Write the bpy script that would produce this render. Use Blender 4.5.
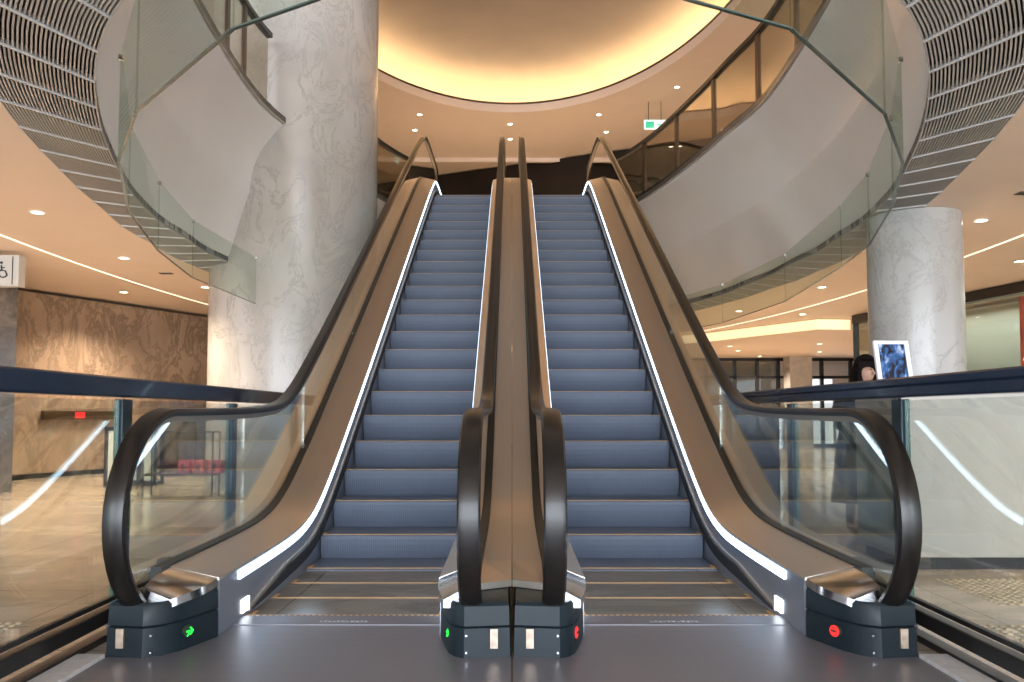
import bpy, bmesh, math, random
from math import sin, cos, pi, sqrt, radians, atan2
from mathutils import Vector, noise
random.seed(7)
S = bpy.context.scene
COL = S.collection
for o in list(bpy.data.objects): bpy.data.objects.remove(o)

# ------------------------------------------------------------------ camera, world, exposure
cam = bpy.data.objects.new('camera', bpy.data.cameras.new('camera'))
COL.objects.link(cam)
cam.location = (0, 0, 1.02)
cam.rotation_euler = (radians(93), 0, 0)
cam.data.sensor_width = 36
cam.data.lens = 820 / 1024 * 36
cam.data.shift_y = 30 / 1024
cam.data.clip_start = 0.05
S.camera = cam
S.view_settings.view_transform = 'Standard'
S.view_settings.look = 'None'
S.view_settings.gamma = 1
S.view_settings.use_curve_mapping = False
S.view_settings.exposure = 0.14
S.cycles.use_denoising = True
S.cycles.max_bounces = 10
S.cycles.diffuse_bounces = 4
S.cycles.glossy_bounces = 5
S.cycles.transparent_max_bounces = 24
S.cycles.caustics_reflective = False
S.cycles.caustics_refractive = False
S.cycles.sample_clamp_indirect = 6

W = bpy.data.worlds.new('daylight'); S.world = W
W.use_nodes = True
W.node_tree.nodes['Background'].inputs[0].default_value = (0.80, 0.90, 1.0, 1)
W.node_tree.nodes['Background'].inputs[1].default_value = 2.4

def area(name, loc, rot, sx, sy, power, color):
    l = bpy.data.lights.new(name, 'AREA'); l.shape = 'RECTANGLE'; l.size = sx; l.size_y = sy
    l.energy = power; l.color = color
    o = bpy.data.objects.new(name, l); COL.objects.link(o); o.location = loc; o.rotation_euler = rot
    return o
WARM = (1.0, 0.66, 0.38)
# unseen area light for assumed daylight behind the camera; no entrance is built
area('assumed_daylight', (0, -7, 4.3), (radians(90), 0, 0), 16, 8, 4700, (0.82, 0.90, 1.0))

# ------------------------------------------------------------------ materials
def mat(name, color=(.5, .5, .5), rough=.5, metal=0., spec=.5, coat=0., emis=None, estr=0., noise_amt=0., noise_scale=5., bump=0., aniso=0.):
    m = bpy.data.materials.new(name); m.use_nodes = True
    nt = m.node_tree; b = nt.nodes['Principled BSDF']
    b.inputs['Base Color'].default_value = (*color, 1)
    b.inputs['Roughness'].default_value = rough
    b.inputs['Metallic'].default_value = metal
    b.inputs['Specular IOR Level'].default_value = spec
    b.inputs['Coat Weight'].default_value = coat
    b.inputs['Coat Roughness'].default_value = .05
    if emis:
        b.inputs['Emission Color'].default_value = (*emis, 1); b.inputs['Emission Strength'].default_value = estr
    tc = nt.nodes.new('ShaderNodeTexCoord')
    if noise_amt > 0 or bump > 0:
        n = nt.nodes.new('ShaderNodeTexNoise'); n.inputs['Scale'].default_value = noise_scale; n.inputs['Detail'].default_value = 6
        nt.links.new(tc.outputs['Object'], n.inputs['Vector'])
        if noise_amt > 0:
            r = nt.nodes.new('ShaderNodeValToRGB')
            r.color_ramp.elements[0].position = .3; r.color_ramp.elements[1].position = .7
            r.color_ramp.elements[0].color = (*[max(0, c * (1 - noise_amt)) for c in color], 1)
            r.color_ramp.elements[1].color = (*[min(1, c * (1 + noise_amt)) for c in color], 1)
            nt.links.new(n.outputs['Fac'], r.inputs['Fac']); nt.links.new(r.outputs['Color'], b.inputs['Base Color'])
        if bump > 0:
            bp = nt.nodes.new('ShaderNodeBump'); bp.inputs['Strength'].default_value = bump; bp.inputs['Distance'].default_value = .01
            nt.links.new(n.outputs['Fac'], bp.inputs['Height']); nt.links.new(bp.outputs['Normal'], b.inputs['Normal'])
    return m

def marble(name, base, vein, light, scale=.8, rough=.12, joints=None, stretch=(1, 1, 1), vein_w=.10, cloud=.5):
    """clouded stone with thin warped veins; joints=(u, v) slab size in metres draws hairline slab joints"""
    m = bpy.data.materials.new(name); m.use_nodes = True
    nt = m.node_tree; L = nt.links; b = nt.nodes['Principled BSDF']; b.inputs['Roughness'].default_value = rough
    tc = nt.nodes.new('ShaderNodeTexCoord'); mp = nt.nodes.new('ShaderNodeMapping'); mp.inputs['Scale'].default_value = stretch
    mp.inputs['Rotation'].default_value = (.3, .5, .2)
    L.new(tc.outputs['Object'], mp.inputs['Vector'])
    n1 = nt.nodes.new('ShaderNodeTexNoise'); n1.inputs['Scale'].default_value = scale; n1.inputs['Detail'].default_value = 9; n1.inputs['Distortion'].default_value = .7
    n2 = nt.nodes.new('ShaderNodeTexNoise'); n2.inputs['Scale'].default_value = scale * 1.7; n2.inputs['Detail'].default_value = 12; n2.inputs['Roughness'].default_value = .72; n2.inputs['Distortion'].default_value = .9
    L.new(mp.outputs['Vector'], n1.inputs['Vector']); L.new(mp.outputs['Vector'], n2.inputs['Vector'])
    r1 = nt.nodes.new('ShaderNodeValToRGB'); r1.color_ramp.elements[0].position = .5 - cloud * .3; r1.color_ramp.elements[1].position = .5 + cloud * .3
    r1.color_ramp.elements[0].color = (*base, 1); r1.color_ramp.elements[1].color = (*light, 1)
    L.new(n1.outputs['Fac'], r1.inputs['Fac'])
    sb = nt.nodes.new('ShaderNodeMath'); sb.operation = 'SUBTRACT'; sb.inputs[1].default_value = .5
    ab = nt.nodes.new('ShaderNodeMath'); ab.operation = 'ABSOLUTE'
    L.new(n2.outputs['Fac'], sb.inputs[0]); L.new(sb.outputs[0], ab.inputs[0])
    r2 = nt.nodes.new('ShaderNodeValToRGB'); r2.color_ramp.elements[0].position = 0; r2.color_ramp.elements[1].position = vein_w
    r2.color_ramp.elements[0].color = (1, 1, 1, 1); r2.color_ramp.elements[1].color = (0, 0, 0, 1)
    L.new(ab.outputs[0], r2.inputs['Fac'])
    mu = nt.nodes.new('ShaderNodeMath'); mu.operation = 'MULTIPLY'
    L.new(r2.outputs['Color'], mu.inputs[0]); L.new(n1.outputs['Fac'], mu.inputs[1])
    mx = nt.nodes.new('ShaderNodeMix'); mx.data_type = 'RGBA'
    L.new(mu.outputs[0], mx.inputs[0]); L.new(r1.outputs['Color'], mx.inputs[6]); mx.inputs[7].default_value = (*vein, 1)
    out = mx.outputs[2]
    if joints:
        br = nt.nodes.new('ShaderNodeTexBrick'); br.offset = 0
        br.inputs['Color1'].default_value = br.inputs['Color2'].default_value = (1, 1, 1, 1); br.inputs['Mortar'].default_value = (.45, .4, .35, 1)
        br.inputs['Scale'].default_value = 1; br.inputs['Mortar Size'].default_value = .004
        br.inputs['Brick Width'].default_value = joints[0]; br.inputs['Row Height'].default_value = joints[1]
        L.new(tc.outputs['Object'], br.inputs['Vector'])
        m2 = nt.nodes.new('ShaderNodeMix'); m2.data_type = 'RGBA'; m2.blend_type = 'MULTIPLY'; m2.inputs[0].default_value = 1
        L.new(out, m2.inputs[6]); L.new(br.outputs['Color'], m2.inputs[7]); out = m2.outputs[2]
    L.new(out, b.inputs['Base Color'])
    return m

def glass(name, tint, refl=1.0):
    m = bpy.data.materials.new(name); m.use_nodes = True
    nt = m.node_tree; nt.nodes.remove(nt.nodes['Principled BSDF']); out = nt.nodes['Material Output']
    t = nt.nodes.new('ShaderNodeBsdfTransparent'); t.inputs[0].default_value = (*tint, 1)
    g = nt.nodes.new('ShaderNodeBsdfGlossy'); g.inputs['Roughness'].default_value = 0.0; g.inputs[0].default_value = (1, 1, 1, 1)
    f = nt.nodes.new('ShaderNodeFresnel'); f.inputs['IOR'].default_value = 1.5
    ge = nt.nodes.new('ShaderNodeNewGeometry'); mr = nt.nodes.new('ShaderNodeMapRange'); mr.inputs['To Min'].default_value = 1.5; mr.inputs['To Max'].default_value = 1 / 1.5
    nt.links.new(ge.outputs['Backfacing'], mr.inputs['Value']); nt.links.new(mr.outputs['Result'], f.inputs['IOR'])
    mu = nt.nodes.new('ShaderNodeMath'); mu.operation = 'MULTIPLY'; mu.inputs[1].default_value = refl; mu.use_clamp = True
    mx = nt.nodes.new('ShaderNodeMixShader')
    nt.links.new(f.outputs[0], mu.inputs[0]); nt.links.new(mu.outputs[0], mx.inputs[0])
    nt.links.new(t.outputs[0], mx.inputs[1]); nt.links.new(g.outputs[0], mx.inputs[2]); nt.links.new(mx.outputs[0], out.inputs[0])
    return m

def brushed(name, color, rough, axis=1, metal=1.0, amt=.05):
    m = mat(name, color, rough, metal); nt = m.node_tree; b = nt.nodes['Principled BSDF']
    tc = nt.nodes.new('ShaderNodeTexCoord'); mp = nt.nodes.new('ShaderNodeMapping')
    sc = [.7, .7, .7]; sc[0 if axis == 1 else 1] = 60; mp.inputs['Location'].default_value = (.3, .1, .2); mp.inputs['Scale'].default_value = sc
    n = nt.nodes.new('ShaderNodeTexNoise'); n.inputs['Scale'].default_value = 1.0; n.inputs['Detail'].default_value = 3
    nt.links.new(tc.outputs['Object'], mp.inputs['Vector']); nt.links.new(mp.outputs['Vector'], n.inputs['Vector'])
    mr = nt.nodes.new('ShaderNodeMapRange'); mr.inputs['To Min'].default_value = rough * (1 - amt * 2); mr.inputs['To Max'].default_value = rough * (1 + amt * 2)
    nt.links.new(n.outputs['Fac'], mr.inputs['Value']); nt.links.new(mr.outputs['Result'], b.inputs['Roughness'])
    r = nt.nodes.new('ShaderNodeValToRGB')
    r.color_ramp.elements[0].color = (*[c * (1 - amt) for c in color], 1); r.color_ramp.elements[1].color = (*[min(1, c * (1 + amt)) for c in color], 1)
    nt.links.new(n.outputs['Fac'], r.inputs['Fac']); nt.links.new(r.outputs['Color'], b.inputs['Base Color'])
    return m

M = dict(
    plaster=mat('plaster_ceiling', (.78, .64, .53), .6, noise_amt=.02, noise_scale=2),
    white_fascia=mat('white_fascia', (.93, .92, .92), .34, spec=.6, noise_amt=.02, noise_scale=1.5),
    cove=mat('cove_plaster', (.70, .62, .50), .55, noise_amt=.02),
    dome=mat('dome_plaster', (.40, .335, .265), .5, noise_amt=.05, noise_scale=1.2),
    slat=mat('grille_slat', (.44, .43, .42), .5, 0, noise_amt=.04),
    rib=mat('grille_rib', (.56, .54, .53), .4, .2, noise_amt=.03),
    void=mat('grille_backing', (.03, .028, .028), .8, noise_amt=.2),
    column=marble('grey_white_marble', (.38, .365, .34), (.27, .255, .235), (.56, .55, .53), 1.3, .24, stretch=(1, 1, .6), vein_w=.022, cloud=.8),
    wallm=marble('brown_marble', (.27, .195, .14), (.08, .055, .04), (.42, .32, .24), .95, .14, stretch=(1.3, 1.3, .7), vein_w=.06, cloud=.9),
    pier=marble('dark_marble', (.10, .08, .062), (.04, .03, .025), (.17, .14, .11), .7, .12),
    floor=marble('floor_marble', (.46, .38, .30), (.26, .21, .17), (.62, .54, .44), .5, .16, joints=(1.2, 1.2), stretch=(.8, 2.2, 1), vein_w=.09),
    upfloor=marble('upper_floor_marble', (.46, .40, .34), (.30, .25, .2), (.58, .52, .45), .6, .15),
    stone=mat('kerb_stone', (.52, .50, .49), .4, noise_amt=.12, noise_scale=30),
    rubber=mat('handrail_rubber', (.010, .008, .007), .30, spec=.35, coat=.08, noise_amt=.2, noise_scale=8),
    guide=brushed('handrail_guide', (.45, .38, .30), .3),
    steel=brushed('brushed_steel', (.74, .67, .60), .36),
    skirt=brushed('skirt_steel', (.42, .44, .50), .46),
    chrome=mat('polished_tip', (.72, .72, .74), .16, 1.0, noise_amt=.02),
    cleat=mat('step_cleats', (.140, .165, .222), .55, .05, spec=.3, noise_amt=.05, noise_scale=3),
    plate=brushed('landing_plate', (.225, .22, .245), .42, axis=0, metal=.6, amt=.16),
    yellow=mat('yellow_line', (.72, .42, .16), .5, noise_amt=.1, noise_scale=40),
    brush=mat('skirt_brush', (.010, .011, .016), .75, noise_amt=.3, noise_scale=60),
    gasket=mat('black_gasket', (.02, .017, .015), .4, noise_amt=.2),
    plinth=mat('black_plinth', (.007, .013, .017), .42, spec=.3, noise_amt=.15, noise_scale=6),
    clad=mat('cladding', (.30, .28, .26), .4, .6, noise_amt=.05),
    led=mat('led_strip', (.9, .95, 1), .4, emis=(.60, .79, 1.0), estr=5.5),
    combled=mat('comb_light', (.9, .95, 1), .4, emis=(.85, .93, 1.0), estr=6.0),
    green=mat('green_symbol', (.0, .5, .05), .4, emis=(.03, 1, .08), estr=1.3),
    red=mat('red_symbol', (.6, .01, .01), .4, emis=(1, .03, .03), estr=1.2),
    darksym=mat('dark_symbol', (.02, .03, .02), .5, noise_amt=.1),
    glass=glass('balustrade_glass', (.90, .945, .925), 1.5),
    smokeg=glass('smoke_curtain_glass', (.86, .90, .87), .22),
    bglass=glass('barrier_glass', (.93, .95, .93), 1.5),
    upglass=glass('upper_glass', (.74, .70, .62), 1.2),
    gedge=mat('glass_edge', (.10, .26, .19), .15, noise_amt=.1),
    gedgel=mat('polished_glass_edge', (.06, .09, .08), .15, noise_amt=.1),
    rail=mat('black_blue_rail', (.006, .015, .038), .26, spec=.5, coat=.1, noise_amt=.15),
    post=mat('dark_steel_post', (.035, .055, .065), .3, .6, noise_amt=.1),
    bronze=mat('bronze_metal', (.10, .065, .04), .35, .7, noise_amt=.1),
    black=mat('black_trim', (.012, .011, .011), .35, noise_amt=.2),
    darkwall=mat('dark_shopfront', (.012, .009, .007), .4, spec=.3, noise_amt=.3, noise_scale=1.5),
    lamp=mat('downlight_lens', (1, .95, .85), .3, emis=(1, .88, .68), estr=9),
    cool_lamp=mat('lit_band', (1, .9, .7), .4, emis=(1, .74, .42), estr=.9),
    slot=mat('slot_lens', (1, .95, .85), .3, emis=(1, .86, .66), estr=1.3),
    coveled=mat('cove_led', (1, .8, .5), .3, emis=(1, .70, .38), estr=24),
    desk=mat('desk_panel', (.40, .385, .35), .4, noise_amt=.03, noise_scale=3),
    white=mat('white_plastic', (.82, .82, .82), .35, noise_amt=.02),
    signwhite=mat('sign_face', (.55, .55, .52), .4),
    navy=mat('navy_panel', (.025, .05, .075), .35, noise_amt=.1),
    leaf=mat('leaves', (.10, .17, .05), .5, noise_amt=.4, noise_scale=20),
    sfglass=glass('shopfront_glass', (.66, .69, .66), 1.4),
    shopin=mat('shop_interior', (.62, .66, .60), .5, noise_amt=.06, noise_scale=1),
    daylit=mat('daylit_pane', (.8, .85, .9), .4, emis=(.85, .93, 1), estr=1.0),
    redbrown=mat('poster_red', (.33, .06, .03), .4, noise_amt=.4, noise_scale=4),
    pink=mat('reflection_pink', (.62, .10, .16), .6, noise_amt=.15, noise_scale=8),  # colour of a reflected sign, put on solid blocks
    skin=mat('skin', (.55, .33, .24), .5, noise_amt=.05),
    hair=mat('black_hair', (.008, .006, .005), .8, spec=.1, noise_amt=.3, noise_scale=30),
    coat=mat('dark_coat', (.020, .018, .024), .8, noise_amt=.2, noise_scale=10),
    exitg=mat('exit_green', (.02, .30, .16), .4, emis=(.05, .75, .42), estr=.5),
    exitw=mat('exit_white', (.9, 1, .97), .4, emis=(.6, 1, .95), estr=.45),
    ycard=mat('yellow_card', (.75, .55, .12), .5, noise_amt=.1),
    tact=mat('tactile_stud', (.52, .44, .32), .45, .2, noise_amt=.1),
    letter=mat('etched_letter', (.50, .51, .55), .35, .3, noise_amt=.1),
    ventm=mat('vent_dark', (.16, .12, .09), .5, noise_amt=.1),
    label=mat('metal_label', (.46, .36, .28), .35, .8, noise_amt=.2, noise_scale=40),
)
# poster artwork: loose blue shapes on black
def art(name):
    m = mat(name, (.02, .03, .06), .25); nt = m.node_tree; b = nt.nodes['Principled BSDF']
    tc = nt.nodes.new('ShaderNodeTexCoord'); mp = nt.nodes.new('ShaderNodeMapping'); mp.inputs['Scale'].default_value = (14, 14, 7)
    n = nt.nodes.new('ShaderNodeTexNoise'); n.inputs['Scale'].default_value = 1.4; n.inputs['Detail'].default_value = 3; n.inputs['Distortion'].default_value = 1
    r = nt.nodes.new('ShaderNodeValToRGB'); e = r.color_ramp.elements
    e[0].position = .42; e[0].color = (.006, .008, .02, 1); e[1].position = .72; e[1].color = (.5, .55, .65, 1)
    x = e.new(.56); x.color = (.03, .12, .32, 1)
    nt.links.new(tc.outputs['Object'], mp.inputs[0]); nt.links.new(mp.outputs[0], n.inputs[0]); nt.links.new(n.outputs[0], r.inputs[0]); nt.links.new(r.outputs[0], b.inputs['Base Color'])
    return m
M['art'] = art('poster_artwork')

# ------------------------------------------------------------------ helpers
class MB:
    def __init__(s): s.v = []; s.f = []
    def add(s, vs, fs):
        k = len(s.v); s.v += [tuple(p) for p in vs]; s.f += [tuple(i + k for i in f) for f in fs]; return s
    def box(s, x0, x1, y0, y1, z0, z1):
        return s.add([(x0, y0, z0), (x1, y0, z0), (x1, y1, z0), (x0, y1, z0), (x0, y0, z1), (x1, y0, z1), (x1, y1, z1), (x0, y1, z1)],
                     [(0, 3, 2, 1), (4, 5, 6, 7), (0, 1, 5, 4), (1, 2, 6, 5), (2, 3, 7, 6), (3, 0, 4, 7)])
    def prism(s, pts, z0, z1):
        n = len(pts)
        vs = [(p[0], p[1], z0) for p in pts] + [(p[0], p[1], z1) for p in pts]
        return s.add(vs, [tuple(range(n))[::-1], tuple(range(n, 2 * n))] + [(i, (i + 1) % n, (i + 1) % n + n, i + n) for i in range(n)])
    def extrude(s, poly, axis, a, b):
        """poly of 2-D points in the plane perpendicular to axis"""
        n = len(poly)
        def P(p, t): return (t, p[0], p[1]) if axis == 'x' else ((p[0], t, p[1]) if axis == 'y' else (p[0], p[1], t))
        vs = [P(p, a) for p in poly] + [P(p, b) for p in poly]
        return s.add(vs, [tuple(range(n))[::-1], tuple(range(n, 2 * n))] + [(i, (i + 1) % n, (i + 1) % n + n, i + n) for i in range(n)])
    def loft(s, rings, closed=True, caps=True):
        n = len(rings[0]); k = len(s.v); fs = []
        for r in rings: s.v += [tuple(p) for p in r]
        m = n if closed else n - 1
        for i in range(len(rings) - 1):
            for j in range(m):
                a = k + i * n + j; b_ = k + i * n + (j + 1) % n
                fs.append((a, b_, b_ + n, a + n))
        if caps and closed:
            fs.append(tuple(k + j for j in range(n))[::-1]); fs.append(tuple(k + (len(rings) - 1) * n + j for j in range(n)))
        s.f += fs; return s
    def tube(s, pts, r, n=8):
        rings = []
        P = [Vector(p) for p in pts]
        for i, p in enumerate(P):
            t = (P[min(i + 1, len(P) - 1)] - P[max(i - 1, 0)]).normalized()
            u = t.cross(Vector((0, 0, 1)))
            if u.length < .05: u = t.cross(Vector((1, 0, 0)))
            u.normalize(); w = u.cross(t)
            rr = r[i] if isinstance(r, (list, tuple)) else r
            rings.append([p + u * (cos(2 * pi * j / n) * rr) + w * (sin(2 * pi * j / n) * rr) for j in range(n)])
        return s.loft(rings)
    def cyl(s, x, y, z0, z1, r, n=24, r1=None):
        r1 = r if r1 is None else r1
        return s.loft([[(x + r * cos(2 * pi * j / n), y + r * sin(2 * pi * j / n), z0) for j in range(n)],
                       [(x + r1 * cos(2 * pi * j / n), y + r1 * sin(2 * pi * j / n), z1) for j in range(n)]])
    def build(s, name, m, parent=None, smooth=True, bevel=0):
        me = bpy.data.meshes.new(name); me.from_pydata(s.v, [], s.f); me.update()
        bm = bmesh.new(); bm.from_mesh(me); bmesh.ops.recalc_face_normals(bm, faces=bm.faces); bm.to_mesh(me); bm.free()
        me.materials.append(M[m] if isinstance(m, str) else m)
        if smooth:
            me.shade_smooth(); me.set_sharp_from_angle(angle=radians(35))
        o = bpy.data.objects.new(name, me); COL.objects.link(o)
        if parent: o.parent = parent
        if bevel:
            b = o.modifiers.new('bevel', 'BEVEL'); b.width = bevel; b.segments = 2; b.limit_method = 'ANGLE'
        return o

def tag(o, label, cat, group=None, kind=None):
    o['label'] = label; o['category'] = cat
    if group: o['group'] = group
    if kind: o['kind'] = kind
    return o
def thing(name, loc, label, cat, group=None):
    o = bpy.data.objects.new(name, None); COL.objects.link(o); o.location = loc; o.empty_display_size = .2
    return tag(o, label, cat, group)
def struct(o): o['kind'] = 'structure'; return o
def origin(o, p):
    """moves a mesh object's origin to p, geometry stays where it is"""
    d = Vector(p)
    for v in o.data.vertices: v.co -= d
    o.location = d; return o
def copy_tree(o, parent=None):
    c = o.copy(); COL.objects.link(c)
    if parent: c.parent = parent
    for ch in list(o.children): copy_tree(ch, c)
    return c

def ell(a, b, cy, n=160, cx=0.):
    return [(cx + a * sin(2 * pi * i / n), cy - b * cos(2 * pi * i / n)) for i in range(n)]
def ring_to_rect(mb, pts, z, x0, x1, y0, y1, z2=None):
    """flat sheet between a closed curve and a rectangle around it"""
    n = len(pts); cx = 0; cy = sum(p[1] for p in pts) / n
    out = []
    for (x, y) in pts:
        dx, dy = x - cx, y - cy
        t = 1e9
        if dx > 1e-9: t = min(t, (x1 - cx) / dx)
        if dx < -1e-9: t = min(t, (x0 - cx) / dx)
        if dy > 1e-9: t = min(t, (y1 - cy) / dy)
        if dy < -1e-9: t = min(t, (y0 - cy) / dy)
        out.append((cx + dx * t, cy + dy * t))
    # corners
    vs = [(p[0], p[1], z) for p in pts] + [(p[0], p[1], z) for p in out]
    fs = [(i, (i + 1) % n, (i + 1) % n + n, i + n) for i in range(n)]
    for c in ((x0, y0), (x1, y0), (x1, y1), (x0, y1)):
        k = len(vs); vs.append((c[0], c[1], z))
        for i in range(n):
            a, b_ = out[i], out[(i + 1) % n]
            ia = abs(a[0] - c[0]) < 1e-6 or abs(a[1] - c[1]) < 1e-6
            ib = abs(b_[0] - c[0]) < 1e-6 or abs(b_[1] - c[1]) < 1e-6
            if ia and ib and not (abs(a[0] - b_[0]) < 1e-6 or abs(a[1] - b_[1]) < 1e-6):
                fs.append((i + n, (i + 1) % n + n, k))
    return mb.add(vs, fs)

# ------------------------------------------------------------------ dimensions
GC = 3.00      # ground floor ceiling
UF = 4.87      # upper floor
UC = 8.50      # upper ceiling
def closed_curve(half, n=200, cy=10.0, smooth=3):
    """half profile (x, y) from the near tip to the far tip -> closed smooth outline, evenly spaced by bearing from (0, cy)"""
    full = [(x, y) for x, y in half] + [(-x, y) for x, y in half[::-1][1:-1]]
    pol = sorted((atan2(x, cy - y) % (2 * pi), sqrt(x * x + (y - cy) ** 2)) for x, y in full)
    th = [p[0] for p in pol]; rr = [p[1] for p in pol]
    th = [th[-1] - 2 * pi] + th + [th[0] + 2 * pi]; rr = [rr[-1]] + rr + [rr[0]]
    out = []
    for i in range(n):
        a = 2 * pi * i / n
        k = max(j for j in range(len(th)) if th[j] <= a + 1e-9); k = min(k, len(th) - 2)
        u = (a - th[k]) / (th[k + 1] - th[k]); out.append(rr[k] * (1 - u) + rr[k + 1] * u)
    for _ in range(smooth): out = [(out[i - 2] + 2 * out[i - 1] + 3 * out[i] + 2 * out[(i + 1) % n] + out[(i + 2) % n]) / 9 for i in range(n)]
    return [(q * sin(2 * pi * i / n), cy - q * cos(2 * pi * i / n)) for i, q in enumerate(out)]
E_OUT = closed_curve([(0, 2.1), (1.2, 2.5), (1.9, 3.0), (3.05, 4.62), (3.26, 5.15), (3.42, 5.7), (3.65, 6.6), (3.92, 7.8), (4.17, 9.5), (4.22, 11.2), (4.04, 13), (3.7, 14.9), (3.0, 17), (1.8, 18.4), (0, 18.9)])
E_IN = closed_curve([(0, 2.7), (1.0, 3.05), (1.90, 3.83), (2.24, 4.35), (2.68, 5.25), (3.1, 6.35), (3.3, 6.9), (3.52, 7.8), (3.66, 9.2), (3.68, 10.8), (3.55, 12.5), (3.22, 14.44), (2.5, 16.3), (1.4, 17.4), (0, 17.8)])
E_1 = closed_curve([(0, 3.4), (1.3, 3.9), (2.2, 5.0), (2.65, 6.2), (2.84, 7.45), (2.93, 8.3), (3.0, 9.2), (2.99, 10.2), (2.80, 11.0), (2.64, 12.2), (2.45, 13.2), (2.2, 14.4), (1.9, 15.4), (1.3, 16.4), (0, 17)], smooth=14)
def radial(c, d): return [(x * (1 + d / sqrt(x * x + (y - 10) ** 2)), 10 + (y - 10) * (1 + d / sqrt(x * x + (y - 10) ** 2))) for x, y in c]
def mixc(a, b, t): return [(p[0] * (1 - t) + q[0] * t, p[1] * (1 - t) + q[1] * t) for p, q in zip(a, b)]

# ------------------------------------------------------------------ structure
struct(MB().box(-14, 14, -8, 30, -.2, 0).build('floor', 'floor'))
c = MB(); ring_to_rect(c, E_OUT, GC + .03, -14, 14, -3.5, 30)  # ceiling and upper floor stop behind the camera, an added opening for light
o = struct(c.build('ceiling', 'plaster', smooth=False))
sm = o.modifiers.new('thick', 'SOLIDIFY'); sm.thickness = .056; sm.offset = 0
# white sloping bulkhead from ground ceiling up to the upper floor edge, with a soft crease half way
prof = [(0.0, 3.00), (.0, 3.08), (.03, 3.10)] + [(.03 + .47 * k / 8, 3.10 + .80 * k / 8) for k in range(1, 9)] + [(.515, 3.915)] + [(.515 + .485 * k / 8, 3.915 + .845 * k / 8) for k in range(1, 9)] + [(1.0, 4.80)]
rings = []
for t, z in prof:
    rings.append([(x, y, z) for x, y in radial(mixc(E_IN, radial(E_1, .02), t), .09 * abs(sin(2 * pi * min(t, 1))) * (1 if t > .5 else .25 * t) + .10 * t * sin(pi * min(t, 1)))])
struct(MB().loft(rings, True, False).build('trim_1', 'white_fascia'))
# upper floor slab edge, upper floor
c = MB(); c.loft([[(x, y, 4.80) for x, y in radial(E_1, .04)], [(x, y, 4.80) for x, y in radial(E_1, -.02)], [(x, y, 4.87) for x, y in radial(E_1, -.02)]], True, False)
struct(c.build('trim_2', 'black'))
c = MB(); ring_to_rect(c, radial(E_1, -.02), UF - .04, -14, 14, -3.5, 30)
o = struct(c.build('floor_upper', 'upfloor', smooth=False)); sm = o.modifiers.new('thick', 'SOLIDIFY'); sm.thickness = .078; sm.offset = 0
struct(MB().box(-1.80, 1.80, 15.05, 17.3, 4.55, 4.868).build('floor_landing', 'upfloor'))
# upper ceiling with an oval lit recess
RA, RB, RC = 4.25, 6.95, 13.05
c = MB(); ring_to_rect(c, ell(RA, RB, RC), UC, -14, 14, -8, 30)
struct(c.build('ceiling_upper', 'plaster', smooth=False))
c = MB(); pr = [(0, UC), (0, UC + .20), (.03, UC + .20), (.03, UC + .14), (.55, UC + .14)]
c.loft([[(x, y, z) for x, y in ell(RA + d, RB + d, RC)] for d, z in pr], True, False); struct(c.build('trim_3', 'plaster'))
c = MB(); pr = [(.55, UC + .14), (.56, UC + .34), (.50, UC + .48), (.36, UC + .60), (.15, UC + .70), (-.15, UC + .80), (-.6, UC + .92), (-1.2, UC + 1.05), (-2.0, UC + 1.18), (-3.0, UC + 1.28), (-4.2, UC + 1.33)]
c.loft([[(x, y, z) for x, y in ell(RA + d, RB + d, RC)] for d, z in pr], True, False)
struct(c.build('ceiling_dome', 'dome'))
c = MB(); c.loft([[(x, y, z) for x, y in ell(RA + d, RB + d, RC)] for d, z in [(.0, UC + .20), (-.012, UC + .20), (-.012, UC + .245), (.03, UC + .245)]], True, False)
struct(c.build('trim_5', 'bronze'))
c = MB(); c.loft([[(x, y, z) for x, y in ell(RA + d, RB + d, RC)] for d, z in [(.10, UC + .15), (.22, UC + .15), (.22, UC + .18), (.10, UC + .18), (.10, UC + .15)]], True, False)
tag(c.build('cove_light', 'coveled'), 'hidden warm light strip around the oval ceiling recess', 'light')

# walls
def wall(name, p, q, z0, z1, m, th=.2):
    p = Vector(p); q = Vector(q); d = (q - p).normalized(); n = Vector((-d.y, d.x)) * th
    pts = [p, q, q + n, p + n]
    return struct(MB().prism([(v.x, v.y) for v in pts], z0, z1).build(name, m, smooth=False))
wall('wall_left', (-4.2, 20.5), (-7.75, 12.6), 0.05, GC - .05, 'wallm', -.25)
wall('wall_far', (-14, 28.0), (14, 28.0), 0, GC, 'plaster')
wall('wall_west', (-13.9, 5), (-13.9, 28), 0, UC, 'plaster', .2)
wall('wall_east', (13.9, 5), (13.9, 28), 0, UC, 'plaster', -.2)
wall('wall_upper_far', (-14, 29), (14, 29), UF, UC, 'plaster')
MBp = MB().prism([(-10.5, 10.75), (-6.52, 10.75), (-7.6, 12.45), (-10.5, 12.45)], 0, GC - .001)
tag(MBp.build('marble_pier', 'pier', smooth=False), 'dark veined marble pier left of the brown marble wall', 'pier')
o = MB().prism([(-7.75, 12.6), (-4.2, 20.5), (-4.18, 20.49), (-7.73, 12.58)], 0, .08).build('baseboard_left', 'black', smooth=False); struct(o)
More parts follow.
